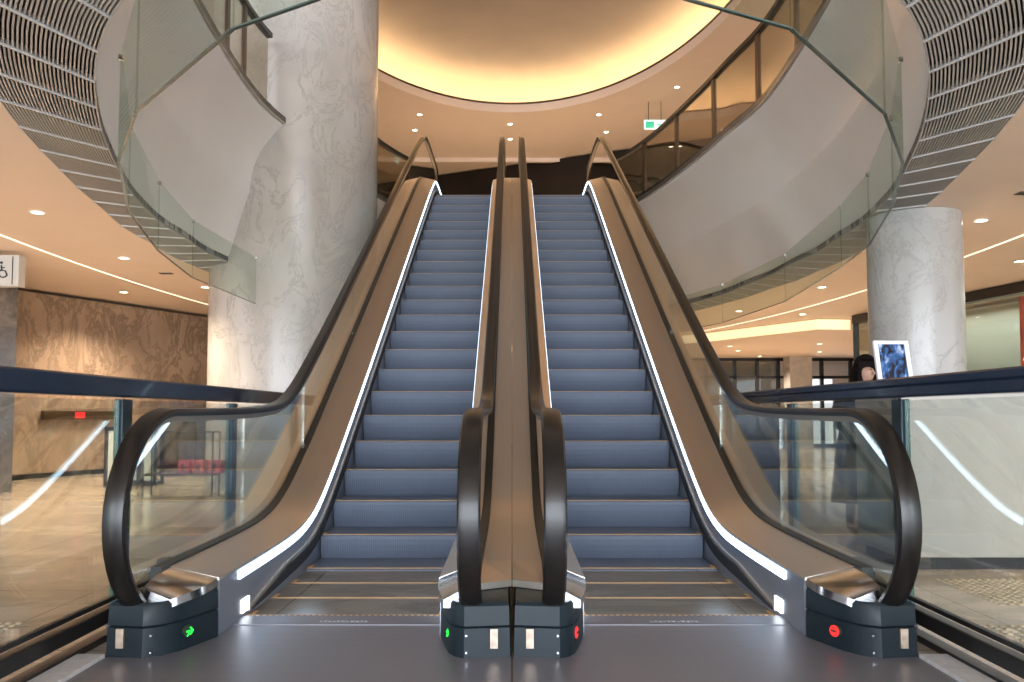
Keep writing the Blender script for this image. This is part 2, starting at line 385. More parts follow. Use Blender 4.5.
# dropped bulkhead with warm lit edge at the far right of the ground floor
bl = [(7.05, 17.05), (6.35, 16.95), (5.5, 18.5), (4.7, 20.0), (3.0, 22.0), (0, 23.5), (-4.3, 23.5)]
c = MB(); c.prism([(13.8, 17.05)] + bl + [(-4.3, 28), (13.8, 28)], GC - .24, GC - .005)
struct(c.build('ceiling_bulkhead', 'plaster', smooth=False))
c = MB()
for i in range(len(bl) - 1):
    p, q = Vector(bl[i]), Vector(bl[i + 1]); d = (q - p).normalized(); n = Vector((d.y, -d.x))
    if n.y > 0: n = -n
    a, b = p + n * .02, q + n * .02
    c.add([(p.x, p.y, GC - .22), (q.x, q.y, GC - .22), (b.x, b.y, GC - .22), (a.x, a.y, GC - .22), (p.x, p.y, GC - .02), (q.x, q.y, GC - .02), (b.x, b.y, GC - .02), (a.x, a.y, GC - .02)],
          [(0, 3, 2, 1), (4, 5, 6, 7), (3, 2, 6, 7), (0, 1, 5, 4), (0, 4, 7, 3), (1, 2, 6, 5)])
tag(c.build('lit_ceiling_band', 'cool_lamp', smooth=False), 'warm backlit band along the dropped ceiling edge beyond the right escalator', 'light')
# upper level dark shopfront seen between the handrails, cut by the ceiling edge
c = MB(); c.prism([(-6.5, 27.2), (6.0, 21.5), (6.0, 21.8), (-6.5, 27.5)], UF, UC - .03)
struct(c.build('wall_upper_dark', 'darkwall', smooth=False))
c = MB(); c.box(-14, 14, 23.6, 23.72, UC - .12, UC - .002); struct(c.build('trim_4', 'plaster', smooth=False))
wall('wall_upper_left', (-8.2, 4), (-8.2, 27), UF, UC, 'plaster', .2)
wall('wall_upper_right', (8.6, 4), (8.6, 27), UF, UC, 'plaster', -.2)

# ------------------------------------------------------------------ marble columns
def column(x, y, r, z1, label):
    n = 72
    o = MB().loft([[(r * cos(2 * pi * j / n), r * sin(2 * pi * j / n), z) for j in range(n)] for z in (0, z1 * .5, z1)]).build('marble_column', 'column')
    o.location = (x, y, 0); tag(o, label, 'column'); return o
column(-3.10, 11.62, 1.15, UC + .0, 'massive round grey marble column rising past the upper floor beside left escalator')
column(4.055, 8.2, .44, GC, 'slimmer round grey marble column behind the reception desk on the right')

# ------------------------------------------------------------------ grille ring
gr = thing('ceiling_grille', (0, 10.4, GC), 'curved slatted ventilation grille around the oval ceiling opening', 'grille')
gr.location = (0, 0, 0)
NA = len(E_IN)
def gpt(t, k, z):
    i = int(math.floor(k)) % NA; u = k - math.floor(k); j = (i + 1) % NA
    a = (E_IN[i][0] * (1 - u) + E_IN[j][0] * u, E_IN[i][1] * (1 - u) + E_IN[j][1] * u); b = (E_OUT[i][0] * (1 - u) + E_OUT[j][0] * u, E_OUT[i][1] * (1 - u) + E_OUT[j][1] * u)
    return (a[0] * (1 - t) + b[0] * t, a[1] * (1 - t) + b[1] * t, z)
c = MB()
for t in [.005 + .99 * i / 27 for i in range(28)]:
    rr = []
    for k in range(NA):
        rr.append([gpt(t - .0085, k, GC), gpt(t + .0085, k, GC), gpt(t + .0085, k, GC + .022), gpt(t - .0085, k, GC + .022)])
    rr.append(rr[0]); c.loft(rr, True, False)
c.build('slats', 'slat', gr, smooth=False)
k = 0.0
while k < NA:
    p = gpt(.5, k, 0); q = gpt(.5, k + .5, 0); per = sqrt((p[0] - q[0]) ** 2 + (p[1] - q[1]) ** 2) * 2
    w = .0065 / per
    MB().loft([[gpt(t, k - w, GC - .010), gpt(t, k + w, GC - .010), gpt(t, k + w, GC + .03), gpt(t, k - w, GC + .03)] for t in (0, .5, 1)]).build('rib', 'rib', gr, smooth=False)
    k += .47 / per
c = MB(); c.loft([[gpt(t, k, z) for k in range(NA)] for t, z in ((0, GC + .0), (0, GC + .35), (1, GC + .35), (1, GC + .0))], True, False)
c.build('backing', 'void', gr, smooth=False)

# ------------------------------------------------------------------ hanging glass smoke curtain, flat facets
R = [(0, 2.45), (.58, 2.71), (1.02, 2.93), (1.75, 3.78), (2.19, 4.53), (2.56, 5.44), (2.97, 6.75), (3.16, 7.8), (3.42, 10.2), (3.25, 12.6), (2.7, 14.6)]
Lp = [(0, 2.45), (-.65, 2.71), (-1.02, 2.93), (-1.75, 3.75), (-2.19, 4.50), (-2.66, 5.62), (-3.05, 7.0), (-3.30, 8.4), (-3.28, 10.42)]
sc_ = thing('smoke_curtain', (0, 0, 0), 'faceted clear glass smoke curtain hanging inside the oval ceiling opening', 'glass screen')
def facet(p, q):
    p = Vector(p); q = Vector(q); d = (q - p).normalized(); n = Vector((-d.y, d.x)) * .006
    a = p + d * .004; b = q - d * .004
    g = MB().prism([(v.x, v.y) for v in (a - n, b - n, b + n, a + n)], 2.43, GC + .02).build('glass_panel', 'smokeg', sc_, smooth=False)
    MB().prism([(v.x, v.y) for v in (a - n * 1.3, b - n * 1.3, b + n * 1.3, a + n * 1.3)], 2.424, 2.43).build('edge', 'gedgel', g, smooth=False)
for P in (R, Lp):
    for i in range(1 if P is Lp else 0, len(P) - 1) if P is R else range(len(P) - 1): facet(P[i], P[i + 1])
c = MB()
for P in (R[3:], Lp[3:]):
    for i in range(len(P)):
        x, y = P[i]; c.box(x - .012, x + .012, y - .012, y + .012, GC - .0, GC + .03)
c.build('clips', 'chrome', sc_, smooth=False)

# ------------------------------------------------------------------ escalators
K = .5775
def soft(u, r=.35):   # smooth max(0,u)
    return .5 * (u + sqrt(u * u + r * r)) - (.5 * (-12 + sqrt(144 + r * r)) if False else 0)
def path(Y, lo=5.656, hi=14.25, r=.42):
    a = .5 * ((Y - lo) + sqrt((Y - lo) ** 2 + r * r)); b = .5 * ((Y - hi) + sqrt((Y - hi) ** 2 + r * r))
    return K * (a - b)
NOSE = [0, 0, 0, .015, .175, .37, .575, .79, 1.01, 1.235, 1.465] + [1.70 + .231 * i for i in range(14)]
NOSE = [min(z, UF - .012) for z in NOSE] + [UF - .012] * 3
def hand_z(Y): # handrail centre height
    r = .38
    a = .5 * ((Y - 5.80) + sqrt((Y - 5.80) ** 2 + r * r)); b = .5 * ((Y - 14.70) + sqrt((Y - 14.70) ** 2 + r * r))
    return 1.02 + K * (a - b)
Y_END = 17.2
def hand_loop():
    """side-view centre line of the visible handrail, (Y, z), lower newel to upper newel"""
    pts = []
    cz, rz, cy, ry = .57, .445, 3.82, .50
    for i in range(0, 25):
        a = radians(-78 - (i / 24) * (192 - 0))   # from underside round the front to the top
        pts.append((cy + ry * sin(a + pi / 2) if False else cy + ry * cos(a), cz + rz * sin(a)))
    pts = [(cy + ry * cos(a), cz + rz * sin(a)) for a in [radians(-70 - 20 * (i / 24) * 10) for i in range(25)] if True]
    pts = [p for p in pts]
    Y = 3.95
    top0 = hand_z(Y)
    out = []
    for i in range(25):
        a = radians(285 - (i / 24) * 195)       # 285 deg (under, to the rear) -> 90 deg (top)
        out.append((cy + ry * cos(a), cz + (hand_z(cy) - cz) * sin(a) if sin(a) > 0 else cz + rz * sin(a)))
    Y = cy + .1
    while Y < Y_END - .4:
        out.append((Y, hand_z(Y))); Y += .1
    cy2 = Y_END - .4; zt = hand_z(cy2); cz2 = zt - .445
    for i in range(25):
        a = radians(90 - (i / 24) * 190)
        out.append((cy2 + .48 * cos(a), cz2 + .445 * sin(a)))
    return out
LOOP = hand_loop()
def sweep(profile, pts):
    """profile (x across, n outward) along side-view points"""
    rings = []
    for i, (y, z) in enumerate(pts):
        a = pts[max(i - 1, 0)]; b = pts[min(i + 1, len(pts) - 1)]
        dy, dz = b[0] - a[0], b[1] - a[1]; l = sqrt(dy * dy + dz * dz); dy /= l; dz /= l
        # travel goes front -> top: outward normal is to the left of travel (up when moving +Y)
        ny, nz = -dz, dy
        rings.append([(x, y + ny * n, z + nz * n) for x, n in profile])
    return MB().loft(rings)
RAILP = [(-.046, -.018), (-.048, .0), (-.040, .014), (-.022, .020), (.022, .020), (.040, .014), (.048, .0), (.046, -.018), (.034, -.020), (.034, -.010), (-.034, -.010), (-.034, -.020)]
GUIDEP = [(-.022, -.046), (-.022, -.012), (.022, -.012), (.022, -.046)]
def strip(name, m, parent, x0, x1, zlo, zhi, Y0, Y1, step=.12, fn=path, bevel=0):
    """bar following the escalator: x0..x1 wide, zlo/zhi offsets over the travel line (callables or floats)"""
    rings = []; n = max(2, int((Y1 - Y0) / step)); 
    for i in range(n + 1):
        Y = Y0 + (Y1 - Y0) * i / n; p = fn(Y)
        lo = zlo(Y) if callable(zlo) else p + zlo; hi = zhi(Y) if callable(zhi) else p + zhi
        h0, h1 = (hi if not isinstance(hi, tuple) else hi[0]), (hi if not isinstance(hi, tuple) else hi[1])
        rings.append([(x0, Y, lo), (x1, Y, lo), (x1, Y, h1), (x0, Y, h0)])
    return MB().loft(rings).build(name, m, parent)
# vertical offset of the decks over the travel line: 0.26/0.31 on the level, a little more on the slope
def deck(Y, a): return path(Y) + a + .03 * min(1, max(0, (Y - 5.2) / .8)) * min(1, max(0, (15 - Y) / .8))

def step_mesh():
    W2 = .492; n = 64; pitch = 2 * W2 / n
    xs = []
    for i in range(n):
        x = -W2 + i * pitch
        xs += [(x, 0), (x + pitch * .5, 0), (x + pitch * .5, 1), (x + pitch, 1)]
    d = .0032
    prof = []   # (y, z, ny, nz) : groove depth along the inward normal
    prof.append((.396, 0, 0, -1)); prof.append((.02, 0, 0, -1)); prof.append((.0, -.008, .7, -.7)); prof.append((-.004, -.03, 1, 0))
    for k in range(1, 6):
        t = k / 5; prof.append((-.004 + .062 * t * t, -.03 - .20 * t, 1, 0))
    rings = []
    for (y, z, ny, nz) in prof:
        rings.append([(x, y + ny * d * 1.5 * g, z + nz * d * g) for x, g in xs])
    m = MB().loft(rings, False, False)
    m.extrude([(.39, -.012), (.03, -.012), (.014, -.04), (.022, -.12), (.068, -.225), (.10, -.225), (.08, -.05), (.39, -.05)], 'x', -W2, W2)
    return m
def line_mesh():
    m = MB(); W2 = .492
    m.box(-W2, W2, .020, .042, -.006, .0010)
    for s in (-1, 1): m.box(s * W2 - (.022 if s > 0 else 0), s * W2 + (.022 if s < 0 else 0), .042, .13, -.006, .0008)
    return m
proto_step = proto_line = None

def escalator(s, label, up):
    """s=-1 left, +1 right"""
    global proto_step, proto_line
    E = thing('escalator', (s * .845, 4.18, 0), label, 'escalator')
    def P(o): o.location = o.location - E.location; return o
    # steps
    for k, z in enumerate(NOSE):
        Y = 4.19 + .4 * k
        if Y > 15.3: break
        if proto_step is None:
            proto_step = step_mesh().build('step', 'cleat', E, smooth=False); proto_line = line_mesh().build('demarcation_line', 'yellow', proto_step, smooth=False)
            st = proto_step
        else:
            st = proto_step.copy(); COL.objects.link(st); st.parent = E
            ln = proto_line.copy(); COL.objects.link(ln); ln.parent = st
        st.location = (s * .845 - E.location.x, Y - E.location.y, z)
    # comb plate with teeth and landing plate
    m = MB(); m.box(s * .845 - .50, s * .845 + .50, 4.0, 4.17, -.02, .010)
    for i in range(32):
        x = s * .845 - .49 + i * .0312; m.box(x, x + .014, 4.165, 4.20, -.01, .008)
    P(m.build('comb_plate', 'plate', E, smooth=False))
    m = MB(); x0, x1 = (.004, 1.695) if s > 0 else (-1.695, -.004)
    m.box(x0, x1, 2.9, 3.995, -.02, .006); m.box(x0, x1, 1.2, 2.893, -.02, .006); m.box(x0, x1, -.6, 1.193, -.02, .006)
    P(m.build('landing_plate', 'plate', E, smooth=False))
    m = MB(); m.box(s * 1.345 - .01, s * .34 + .01, 15.0, 17.2, UF - .02, UF + .006) if s < 0 else m.box(.33, 1.355, 15.0, 17.2, UF - .02, UF + .006)
    P(m.build('upper_landing_plate', 'plate', E, smooth=False))
    # etched name plate on the comb: letters too small to read in the place itself
    m = MB(); x = s * .845 - .13 + (.04 if s < 0 else -.04)
    rr = random.Random(4)
    for i in range(11):
        w = rr.choice([.012, .015, .018]); h = rr.choice([.022, .03])
        m.box(x, x + .003, 4.045, 4.045 + h, .010, .0115); m.box(x, x + w, 4.045, 4.050, .010, .0115)
        if i % 3: m.box(x, x + w, 4.045 + h * .5, 4.045 + h * .5 + .004, .010, .0115)
        if i % 2: m.box(x + w - .003, x + w, 4.045, 4.045 + h, .010, .0115)
        x += w + .008
    P(m.build('etched_lettering', 'letter', E, smooth=False))
    # both sides of the step band
    for side, xs, xg, xd, xe in (('outer', 1.345, 1.60, 1.575, 1.745), ('inner', .33, .175, .20, None)):
        q = 1 if side == 'outer' else -1       # direction away from the steps
        X = lambda v: s * v
        a, b = sorted((X(xs), X(xs + q * .012)))
        P(strip('skirt_panel', 'skirt', E, a, b, lambda Y: max(path(Y) - .25, -.02) if Y > 5 else -.02, lambda Y: deck(Y, .26), 3.82, 16.9))
        # led strip just under the deck edge, light metal bead, black brush
        a, b = sorted((X(xs), X(xs - q * .008)))
        P(strip('led_strip', 'led', E, a, b, lambda Y: deck(Y, .195 + .010 * max(0, min(1, (Y - 5.2) / 1.5))), lambda Y: deck(Y, .238), 4.08, 15.6))
        a, b = sorted((X(xs), X(xs - q * .014)))
        P(strip('bead', 'steel', E, a, b, lambda Y: path(Y) + .095 - .09 * max(0, min(1, (4.9 - Y) / .7)), lambda Y: path(Y) + .118 - .09 * max(0, min(1, (4.9 - Y) / .7)), 4.22, 15.6))
        a, b = sorted((X(xs), X(xs - q * .022)))
        P(strip('skirt_brush', 'brush', E, a, b, lambda Y: max(path(Y) + .03 - .02 * max(0, min(1, (4.9 - Y) / .7)), .004), lambda Y: path(Y) + .09 - .08 * max(0, min(1, (4.9 - Y) / .7)), 4.24, 15.6))
        a, b = sorted((X(xs), X(xs - q * .006)))
        P(MB().box(a, b, 4.13, 4.24, .03, .095).build('comb_light', 'combled', E, smooth=False))
        # inner deck between skirt and glass (with chrome tip) and black gasket
        e0, e1 = X(xs), X(xg - q * .030)
        rings = []
        Ys = [3.80 + i * .12 for i in range(110) if 3.80 + i * .12 < 16.8]
        for Y in Ys:
            z0, z1 = deck(Y, .26), deck(Y, .31)
            rings.append([(e0 - s * q * .004, Y, z0 - .012), (e0 - s * q * .004, Y, z0), (e1, Y, z1), (e1, Y, z1 - .03)])
        P(MB().loft(rings).build('inner_deck', 'steel', E))
        # tip: bevelled nose of the deck
        w = abs(e1 - e0)
        tipf = []
        for Y, inset, dz in ((3.80, 0, 0), (3.70, .0, -.004), (3.62, w * .12, -.014), (3.56, w * .35, -.028), (3.54, w * .5, -.04)):
            ea = e0 + s * q * inset; z0 = deck(Y, .26) + dz; z1 = deck(Y, .31) + dz * 1.1
            if side == 'inner': ea = e0 + s * q * inset * .6
            tipf.append([(ea, Y, z0 - .035), (ea, Y, z0), (e1, Y, z1), (e1, Y, z0 - .035)])
        P(MB().loft(tipf).build('deck_tip', 'chrome', E))
        g0, g1 = sorted((X(xg - .030), X(xg + .030)))
        P(strip('glass_gasket', 'gasket', E, g0, g1, lambda Y: deck(Y, .25), lambda Y: deck(Y, .322), 3.72, 16.8))
        # handrail and its guide
        prof = [(X(xg) + x, n) for x, n in RAILP]
        P(sweep(prof, LOOP).build('handrail', 'rubber', E))
        P(sweep([(X(xg) + x, n) for x, n in GUIDEP], LOOP[3:-3]).build('handrail_guide', 'guide', E))
        # glass in panels
        joints = [3.36, 4.9, 6.3, 8.2, 10.1, 12.0, 13.9, 15.6, 17.22]
        def top(Y):
            if Y < 3.82:
                u = max(0, 1 - ((Y - 3.82) / .47) ** 2); return .57 + (hand_z(3.82) - .57 - .02) * sqrt(u)
            if Y > 16.8:
                u = max(0, 1 - ((Y - 16.8) / .45) ** 2); zt = hand_z(16.8); return zt - .445 + .42 * sqrt(u)
            return hand_z(Y) - .02
        def bot(Y):
            if Y < 3.78:
                u = max(0, 1 - ((Y - 3.82) / .47) ** 2); return max(.57 - .42 * sqrt(u), .2)
            if Y > 16.8:
                u = max(0, 1 - ((Y - 16.8) / .45) ** 2); zt = hand_z(16.8); return max(zt - .445 - .42 * sqrt(u), UF + .3)
            return deck(Y, .30)
        for i in range(len(joints) - 1):
            y0, y1 = joints[i] + .004, joints[i + 1] - .004; n = 24; rings = []
            for k in range(n + 1):
                Y = y0 + (y1 - y0) * k / n; t_, b_ = top(Y), bot(Y)
                if t_ - b_ < .01: t_ = b_ + .01
                rings.append([(X(xg) - .005, Y, b_), (X(xg) + .005, Y, b_), (X(xg) + .005, Y, t_), (X(xg) - .005, Y, t_)])
            P(MB().loft(rings).build('glass_panel', 'glass', E, smooth=False))
        # plinth that swallows the handrail, with direction light and label
        if side == 'outer':
            pts = [(1.70, 3.49), (1.54, 3.465), (1.475, 3.50), (1.42, 3.58), (1.385, 3.67), (1.341, 3.80), (1.36, 3.81), (1.36, 4.0), (1.70, 4.0)]
        else:
            pts = [(.008, 3.49), (.20, 3.465), (.24, 3.49), (.268, 3.54), (.298, 3.66), (.333, 3.84), (.333, 4.0), (.008, 4.0)]
        pts = [(X(x), y) for x, y in pts]
        def grow(z0, z1, f):
            cx = X(1.5 if side == 'outer' else .17); cy = 3.75
            lo = [(cx + (x - cx) * f, cy + (y - cy) * f) for x, y in pts]
            return lo
        m = MB(); n = len(pts)
        m.loft([[(x, y, .0) for x, y in pts], [(x, y, .012) for x, y in pts], [(x, y, .125) for x, y in grow(0, 0, .985)], [(x, y, .13) for x, y in grow(0, 0, .95)], [(x, y, .135) for x, y in grow(0, 0, .985)], [(x, y, .215) for x, y in grow(0, 0, .97)], [(x, y, .228) for x, y in grow(0, 0, .93)]])
        pl = P(m.build('newel_plinth', 'plinth', E))
        # handrail inlet collar
        m = MB(); xc = X(xg)
        m.box(xc - .062, xc + .062, 3.62, 3.98, .07, .20)
        c_ = m.build('handrail_inlet', 'gasket', E, bevel=.02); P(c_)
        # direction light on the rounded corner
        if side == 'outer': px_, py_ = (pts[3][0] + pts[2][0]) / 2, (pts[3][1] + pts[2][1]) / 2; d = Vector((pts[3][0] - pts[2][0], pts[3][1] - pts[2][1], 0))
        else: px_, py_ = (pts[3][0] + pts[4][0]) / 2, (pts[3][1] + pts[4][1]) / 2; d = Vector((pts[3][0] - pts[4][0], pts[3][1] - pts[4][1], 0))
        if side == 'outer': px_, py_ = X(1.405), 3.60
        else: px_, py_ = X(.262), 3.575
        d = (Vector((pts[4][0] - pts[2][0], pts[4][1] - pts[2][1], 0))).normalized()
        nrm = Vector((-d.y, d.x, 0))
        if nrm.y > 0: nrm = -nrm
        u = Vector((nrm.y * -1, nrm.x, 0)); 
        if u.x < 0: u = -u
        ctr = Vector((px_, py_, .085)) + nrm * .010
        def disc(m, r, off, th=.006, n=20):
            f0 = [ctr + nrm * off + u * (r * cos(2 * pi * j / n)) + Vector((0, 0, r * sin(2 * pi * j / n))) for j in range(n)]
            f1 = [p + nrm * th for p in f0]; m.loft([f0, f1])
        def plane(m, poly, off, th=.003):
            f0 = [ctr + nrm * off + u * a_ + Vector((0, 0, b_)) for a_, b_ in poly]; m.loft([f0, [p + nrm * th for p in f0]])
        m = MB(); disc(m, .026, -.012, .016); P(m.build('signal_lens', 'darksym', E))
        m = MB()
        if up:   # arrow
            plane(m, [(-.016, -.004), (.002, -.004), (.002, .004), (-.016, .004)], .005)
            plane(m, [(.000, -.016), (.007, -.016), (.021, 0), (.007, .016), (.000, .016), (.012, 0)], .005)
            plane(m, [(-.016, -.020), (-.010, -.020), (.0, -.010), (-.004, -.007)], .005)
            P(m.build('green_arrow', 'green', E, smooth=False))
        else:
            disc(m, .024, .004, .004); P(m.build('red_disc', 'red', E))
            m = MB(); plane(m, [(-.014, -.004), (.014, -.004), (.014, .004), (-.014, .004)], .009); P(m.build('bar', 'darksym', E, smooth=False))
        # metal label plate and screws on the front
        fx = X(1.635 if side == 'outer' else .075)
        m = MB(); m.box(fx - .016, fx + .016, 3.468, 3.482, .045, .125); P(m.build('label_plate', 'label', E, smooth=False))
        m = MB()
        for sx, sz in ((1.50, .03), (1.50, .10)) if side == 'outer' else ((.19, .03), (.19, .10)):
            m.extrude([(X(sx) + .005 * cos(2 * pi * j / 10), sz + .005 * sin(2 * pi * j / 10)) for j in range(10)], 'y', 3.455, 3.48)
        P(m.build('screws', 'chrome', E))
        if side == 'outer':
            # outer deck and truss cladding
            a, b = sorted((X(1.63), X(1.690)))
            P(MB().box(a, b, 3.93, 3.998, 0, .335).build('end_cap', 'plinth', E, bevel=.01))
            P(strip('outer_deck', 'steel', E, a, b, lambda Y: deck(Y, .28), lambda Y: deck(Y, .31), 4.0, 16.8))
            a, b = sorted((X(1.672), X(1.69)))
            P(strip('truss_cladding', 'clad', E, a, b, lambda Y: max(.0, path(Y) - .80), lambda Y: deck(Y, .28), 4.0, 15.2))
            a, b = sorted((X(.02), X(1.672)))
            P(strip('soffit_panel', 'clad', E, a, b, lambda Y: path(Y) - .80, lambda Y: path(Y) - .78, 7.1, 15.2))
    return E
EL = escalator(-1, 'left escalator with green arrow lights on its black handrail plinths', True)
ER = escalator(1, 'right escalator with red no-entry lights on its black handrail plinths', False)

# centre deck between the two escalators
cd = thing('centre_deck', (0, 3.7, 0), 'brushed bronze-toned metal deck between the two escalators with notched front tip', 'deck cover')
for q in (-1, 1):
    rings = []
    Ys = [4.0 + i * .12 for i in range(108)]
    x0, x1 = sorted((q * .002, q * .142))
    for Y in Ys: 
        z = deck(Y, .30); rings.append([(x0, Y, z - .02), (x1, Y, z - .02), (x1, Y, z), (x0, Y, z)])
    o = MB().loft(rings).build('deck_half', 'steel', cd); o.location = -cd.location
    ya, yb = (3.80, 3.72) if q > 0 else (3.72, 3.80)
    m = MB(); zt = deck(4.0, .30); m.add([(x0, 4.0, zt), (x1, 4.0, zt), (x1, yb if q < 0 else 3.72, .262), (x0, ya if q > 0 else 3.72, .262),
                     (x0, 4.0, .27), (x1, 4.0, .27), (x1, yb if q < 0 else 3.72, .232), (x0, ya if q > 0 else 3.72, .232)],
                    [(0, 1, 2, 3), (4, 7, 6, 5), (2, 6, 7, 3), (0, 4, 5, 1), (0, 3, 7, 4), (1, 5, 6, 2)])
    o = m.build('deck_tip', 'steel', cd, smooth=False); o.location = -cd.location
m = MB(); m.box(-.142, .142, 16.6, 16.9, UF, UF + .31); o = m.build('end_cap', 'steel', cd, bevel=.01); o.location = -cd.location
m = MB(); m.box(-.004, .004, 3.81, 16, 0, .02)
o = MB().box(-.05, .05, 15.2, 15.35, UF + .305, UF + .42).build('stop_switch_box', 'white', cd, bevel=.01); o.location = -cd.location

# ------------------------------------------------------------------ side glass barriers beside the escalators
def barrier(s, label):
    B = thing('glass_barrier', (s * 1.86, 4, 0), label, 'barrier')
    def P(o): o.location = o.location - B.location; return o
    y0, y1 = .35, 8.05; X = s * 1.86
    m = MB(); prof = [(-.05, 1.09), (-.055, 1.10), (-.055, 1.135), (-.047, 1.142), (-.055, 1.149), (-.055, 1.175), (-.048, 1.183), (.048, 1.183), (.055, 1.175), (.055, 1.10), (.05, 1.09)]
    m.extrude([(X + a, z + .008) for a, z in prof], 'y', y0, y1); P(m.build('top_rail', 'rail', B, smooth=False))
    m = MB(); m.box(X - .03, X + .03, y0, y1, .07, .135); P(m.build('bottom_rail', 'black', B, bevel=.006))
    m = MB(); m.box(X - .012, X + .012, y0, y1, .155, .175); P(m.build('glass_channel', 'black', B))
    m = MB(); m.box(X - .02 - (.02 if s > 0 else 0), X + .02 + (.02 if s < 0 else 0), y0, y1, 0.0, .03); P(m.build('floor_channel', 'black', B))
    ys = [.95, 2.42, 3.93, 5.45, 7.0, 8.0]
    for y in ys:
        p = MB().box(X - .022, X + .022, y - .05, y + .05, 0, 1.09).build('post', 'post', B, bevel=.004); P(p)
        c_ = MB().box(X - .03, X + .03, y - .055, y + .055, .0, .05).build('foot', 'black', p)
    for i in range(len(ys) - 1):
        p = MB().box(X - .006, X + .006, ys[i] + .075, ys[i + 1] - .075, .16, 1.085).build('glass_panel', 'bglass', B, smooth=False); P(p)
        for yy in (ys[i] + .069, ys[i + 1] - .075):
            MB().box(X - .0065, X + .0065, yy, yy + .006, .16, 1.085).build('edge', 'gedge', p, smooth=False)
barrier(-1, 'black-railed glass barrier along the left side beside the brown marble hall')
barrier(1, 'black-railed glass barrier along the right side in front of the reception desk')
for s in (-1, 1):
    a, b = sorted((s * 1.70, s * 1.815))
    o = MB().box(a, b, -.6, 3.48, -.01, .02).build('kerb_strip', 'stone', smooth=False)
    tag(o, 'pale stone kerb strip beside the %s glass barrier' % ('left' if s < 0 else 'right'), 'kerb')

# ------------------------------------------------------------------ upper balustrades
E_1H = sorted([(y, x) for x, y in radial(E_1, .10) if x > 0])
def upY(s, Y, d=0.):
    for (ya, xa), (yb, xb) in zip(E_1H, E_1H[1:]):
        if ya <= Y <= yb: return s * (xa + (xb - xa) * (Y - ya) / max(1e-6, yb - ya))
    return s * (E_1H[0][1] if Y < E_1H[0][0] else E_1H[-1][1])
def balustrade(s, Y0, Y1, posts, label):
    B = thing('upper_balustrade', (0, 0, 0), label, 'balustrade')
    B.location = (s * 3, (Y0 + Y1) / 2, UF)
    def P(o): o.location = o.location - B.location; return o
    N = max(6, int((Y1 - Y0) / .2)); Ys = [Y0 + (Y1 - Y0) * i / N for i in range(N + 1)]
    def bar(name, m, w, z0, z1, A=None):
        rings = []
        for Y in (A or Ys):
            e = .01; t = Vector((upY(s, Y + e) - upY(s, Y - e), 2 * e)).normalized(); n = Vector((t.y, -t.x)) * w
            x = upY(s, Y); rings.append([(x - n.x, Y - n.y, z0), (x + n.x, Y + n.y, z0), (x + n.x, Y + n.y, z1), (x - n.x, Y - n.y, z1)])
        return P(MB().loft(rings).build(name, m, B))
    bar('base_rail', 'black', .05, UF, UF + .07); bar('top_rail', 'black', .04, UF + .95, UF + 1.01)
    for y in posts:
        e = .01; t = Vector((upY(s, y + e) - upY(s, y - e), 2 * e)).normalized(); n = Vector((t.y, -t.x)); x = upY(s, y)
        c_ = [Vector((x, y)) + t * a * .045 + n * b * .022 for a, b in ((-1, -1), (1, -1), (1, 1), (-1, 1))]
        P(MB().prism([(v.x, v.y) for v in c_], UF + .07, UF + .95).build('post', 'bronze', B, smooth=False))
    pp = sorted([Y0] + list(posts) + [Y1])
    for i in range(len(pp) - 1):
        if pp[i + 1] - pp[i] < .3: continue
        A = [pp[i] + .06 + (pp[i + 1] - pp[i] - .12) * k / 6 for k in range(7)]
        bar('glass_panel', 'upglass', .006, UF + .07, UF + .93, A)
balustrade(1, 4.2, 15.4, [5.9, 7.35, 8.75, 10.15, 11.55, 13.0, 14.35], 'curved bronze and glass balustrade on the upper floor, right of the escalators')
balustrade(-1, 4.2, 10.25, [5.9, 7.35, 8.75, 9.4], 'curved bronze and glass balustrade on the upper floor in front of massive column')
balustrade(-1, 13.0, 15.4, [14.2], 'short bronze and glass balustrade between massive column and left escalator top')

# ------------------------------------------------------------------ lamps in the ceilings
def downlight(x, y, z, power, label, group, spot=True):
    D = thing('downlight', (x, y, z), label, 'downlight', group)
    n = 20
    m = MB(); m.loft([[(r * cos(2 * pi * j / n), r * sin(2 * pi * j / n), zz) for j in range(n)] for r, zz in ((.075, -.001), (.075, -.008), (.060, -.008), (.055, .0))], True, False)
    m.build('ring', 'white', D)
    m = MB(); m.cyl(0, 0, -.006, -.003, .055, n); m.build('lens', 'lamp', D)
    if power:
        l = bpy.data.lights.new('downlight_lamp', 'SPOT'); l.energy = power; l.color = (1, .79, .57); l.spot_size = radians(130); l.spot_blend = .8; l.shadow_soft_size = .06
        q = bpy.data.objects.new('downlight_lamp', l); COL.objects.link(q); q.location = (x, y, z - .03)
GP = 520
def lights(group, z, power, items):
    for x, y, lab, *k in items: downlight(x, y, z, power * (k[0] if k else 1), lab, group)
lights('downlights above the left hall', GC, GP, [
    (-4.66, 7.96, 'large bright downlight alone above the curved light line, left hall ceiling'),
    (-4.93, 10.33, 'downlight beside the small slot vent in the left hall ceiling'),
    (-4.79, 12.72, 'downlight nearest the massive column in the left hall ceiling'),
    (-6.31, 13.24, 'downlight between the curved light line and the brown marble wall'),
    (-5.6, 5.4, 'added downlight nearest the viewer in the left hall ceiling'), (-8.5, 8.0, 'added outermost downlight of the left hall, far to the side of the pier')])  # both lamps on this line are out of view, added to light the hall
